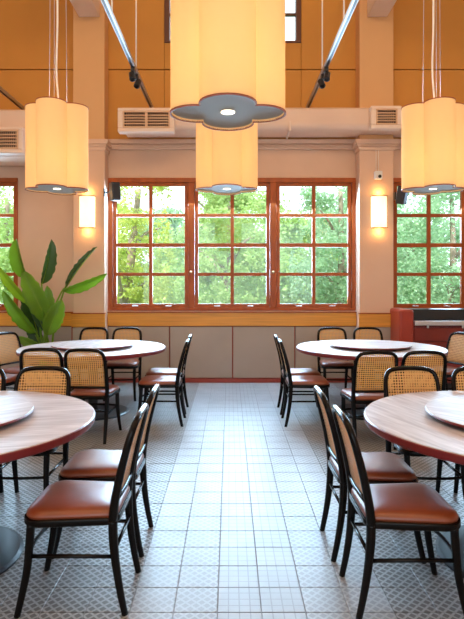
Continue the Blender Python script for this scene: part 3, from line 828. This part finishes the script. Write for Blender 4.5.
leaf((25, 285), (38, 335), .27, .18, .10, 'leaf_dark', roll=20, bend=.12, fold=.4)
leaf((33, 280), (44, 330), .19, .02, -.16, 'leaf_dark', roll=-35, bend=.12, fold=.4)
leaf((47, 284), (46, 330), .19, -.05, -.12, 'leaf_plant', roll=45, bend=.1, fold=.4)
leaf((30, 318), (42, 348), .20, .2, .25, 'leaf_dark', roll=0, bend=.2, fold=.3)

# ------------------------------------------------------------------ red cabinet
dC = 7.42
cx0 = PX(398.5, dC); cx1 = 4.6; cyb = DW - .07
root = empty('service_cabinet', ((cx0 + cx1) / 2, dC, 0)); tag(root, 'dark red service cabinet with a steel ledge under the right-hand window', 'cabinet')
ox, oy = root.location.x, root.location.y
ztop = PZ(309.5, dC)
pw = PX(414, dC) - PX(399.5, dC)
def cb(name, x0, x1, y0, y1, z0, z1, m, bev=.004, parent=None): return MB().box(x0 - ox, x1 - ox, y0 - oy, y1 - oy, z0, z1).build(name, m, parent or root, bev)
cb('end_panel', cx0 + .01, cx0 + .01 + pw, dC - .02, cyb, .0, ztop, 'red_end', .03)
xi = cx0 + .012 + pw
cb('back_board', xi, cx1, dC + .28, cyb, .10, ztop - .01, 'black_plastic')
cb('counter_top', xi, cx1, dC + .02, dC + .28, PZ(322, dC) - .02, PZ(322, dC) - .002, 'black_lacquer')
cb('steel_ledge', xi, cx1, dC - .05, dC + .02, PZ(325.3, dC), PZ(320.8, dC), 'steel', .006)
cb('plinth', xi, cx1, dC + .05, dC + .28, 0, .10, 'black_plastic')
cb('body', xi, cx1, dC + .022, dC + .279, .10, PZ(322, dC) - .021, 'red_edge')
zt_, zm_, zb2 = PZ(327.5, dC), PZ(341.5, dC), .12
nd = 3; wd = (cx1 - xi) / nd
for k in range(nd):
    a, b2 = xi + k * wd + .006, xi + (k + 1) * wd - .006
    dr = cb('drawer_front', a, b2, dC, dC + .02, zm_ + .006, zt_, 'red_cabinet')
    dr2 = cb('door', a, b2, dC, dC + .02, zb2, zm_ - .006, 'red_cabinet')
for hx in (427, 462, 497):
    x = PX(hx, dC); cb('hook', x - .012, x + .012, dC - .045, dC - .02, PZ(327.8, dC), PZ(325.2, dC), 'steel', .003)

# ------------------------------------------------------------------ outdoors: ground and trees
tag(MB().box(-30, 30, DW + WT, 45, -.6, -.5).build('ground', 'grass'), 'grass outside the windows', kind='structure')
def tree(x, y, h, r, n, m, lab, seed, trunk_r=.14, lean=0., zc=None, rz_=None, ls=.095):
    rnd = random.Random(seed)
    root = empty('garden_tree', (x, y, -.5)); tag(root, lab, 'tree', 'trees outside the windows')
    zc = zc if zc is not None else h * .62; rz_ = rz_ or h * .42
    MB().tube(catmull([(0, 0, 0), (lean * .3, .1, h * .25), (lean * .7, 0, h * .5), (lean, .1, h * .8)], 5), [trunk_r * (1 - .6 * i / 15) for i in range(16)], 10).build('trunk', 'bark', root)
    for k in range(5):
        a = rnd.uniform(0, 2 * PI); z0 = h * rnd.uniform(.25, .55); L = r * rnd.uniform(.6, .95)
        s0 = Vector((lean * z0 / h, 0, z0)); e = s0 + Vector((math.cos(a) * L, math.sin(a) * L, L * rnd.uniform(.5, 1.1)))
        MB().tube(catmull([s0, (s0 + e) / 2 + Vector((0, 0, .15)), e], 5), [trunk_r * .45 * (1 - .08 * i) for i in range(11)], 7).build('branch', 'bark', root)
    mb_ = MB(); clumps = []
    for k in range(46):
        while True:
            v_ = Vector((rnd.uniform(-1, 1), rnd.uniform(-1, 1), rnd.uniform(-1, 1)))
            if .25 < v_.length < 1: break
        clumps.append((Vector((lean * .7 + v_.x * r, v_.y * r * .8, zc + v_.z * rz_)), rnd.uniform(.28, .6) * r * .5))
    for k in range(n):
        c, cr = clumps[rnd.randrange(len(clumps))]
        p_ = c + Vector((rnd.gauss(0, 1), rnd.gauss(0, 1), rnd.gauss(0, .8))) * cr * .6
        p_.x = max(-r, min(r, p_.x)); p_.y = max(-r, min(r, p_.y))
        a = Vector((rnd.gauss(0, 1), rnd.gauss(0, 1), rnd.gauss(-.3, .6))).normalized()
        b_ = a.cross(Vector((rnd.gauss(0, 1), rnd.gauss(0, 1), rnd.gauss(0, 1)))).normalized()
        s_ = ls * rnd.uniform(.6, 1.3); nn_ = a.cross(b_)
        k0 = len(mb_.v)
        mb_.v += [tuple(p_), tuple(p_ + a * s_ * .5 + b_ * s_ * .30 + nn_ * s_ * .08), tuple(p_ + a * s_), tuple(p_ + a * s_ * .5 - b_ * s_ * .30 + nn_ * s_ * .08)]
        mb_.f += [(k0, k0 + 1, k0 + 2), (k0, k0 + 2, k0 + 3)]; mb_.sm += [False, False]
    me = bpy.data.meshes.new('foliage'); me.from_pydata(mb_.v, [], mb_.f); me.materials.append(MATS[m])
    o = bpy.data.objects.new('foliage', me); COL.objects.link(o); o.parent = root; o['kind'] = 'stuff'
    return root

tree(-2.75, 13.2, 5.4, 1.25, 8000, 'leaf_tree_yellow', 'thin pale-barked tree seen through the left sash', 1, .16, .5, zc=2.9, rz_=2.2, ls=.10)
tree(0, 13.2, 5.0, 1.25, 14000, 'leaf_tree', 'leafy green tree seen through the middle sash', 2, .12, zc=2.5, rz_=2.3, ls=.10)
tree(2.75, 13.2, 5.4, 1.25, 15000, 'leaf_tree_hazy', 'haze-tinted bluish-green tree seen through the right sash', 3, .13, zc=2.7, rz_=2.4, ls=.095)
tree(5.5, 13.2, 5.2, 1.25, 15000, 'leaf_tree_hazy', 'haze-tinted bluish-green tree seen through the right-hand window', 4, .13, zc=2.6, rz_=2.3, ls=.095)
tree(-5.5, 13.2, 5.0, 1.25, 11000, 'leaf_tree', 'green tree seen through the left-hand window', 5, .13, zc=2.6, rz_=2.3, ls=.10)
tree(-5.5, 18.6, 6.0, 2.45, 20000, 'leaf_tree_yellow', 'yellow-green tree farther back behind the left sash', 6, .18, zc=2.6, rz_=2.8, ls=.17)
tree(0, 18.6, 6.5, 2.45, 26000, 'leaf_tree', 'green tree farther back behind the middle sash', 7, .18, zc=2.9, rz_=3.2, ls=.17)
tree(5.5, 18.6, 6.8, 2.45, 26000, 'leaf_tree_hazy', 'green tree farther back behind the right sash', 8, .18, zc=2.9, rz_=3.2, ls=.17)
for k_, (x_, m_) in enumerate(((-8.1, 'leaf_tree'), (-2.7, 'leaf_tree_hazy'), (2.7, 'leaf_tree'), (8.1, 'leaf_tree_hazy'))):
    tree(x_, 24.5, 6.6, 2.35, 18000, m_, ('tree at the back of the garden behind the left-hand window', 'tree at the back of the garden, left of the middle sash', 'tree at the back of the garden, right of the middle sash', 'tree at the back of the garden behind the right-hand window')[k_], 20 + k_, .18, zc=2.4, rz_=3.0, ls=.22)
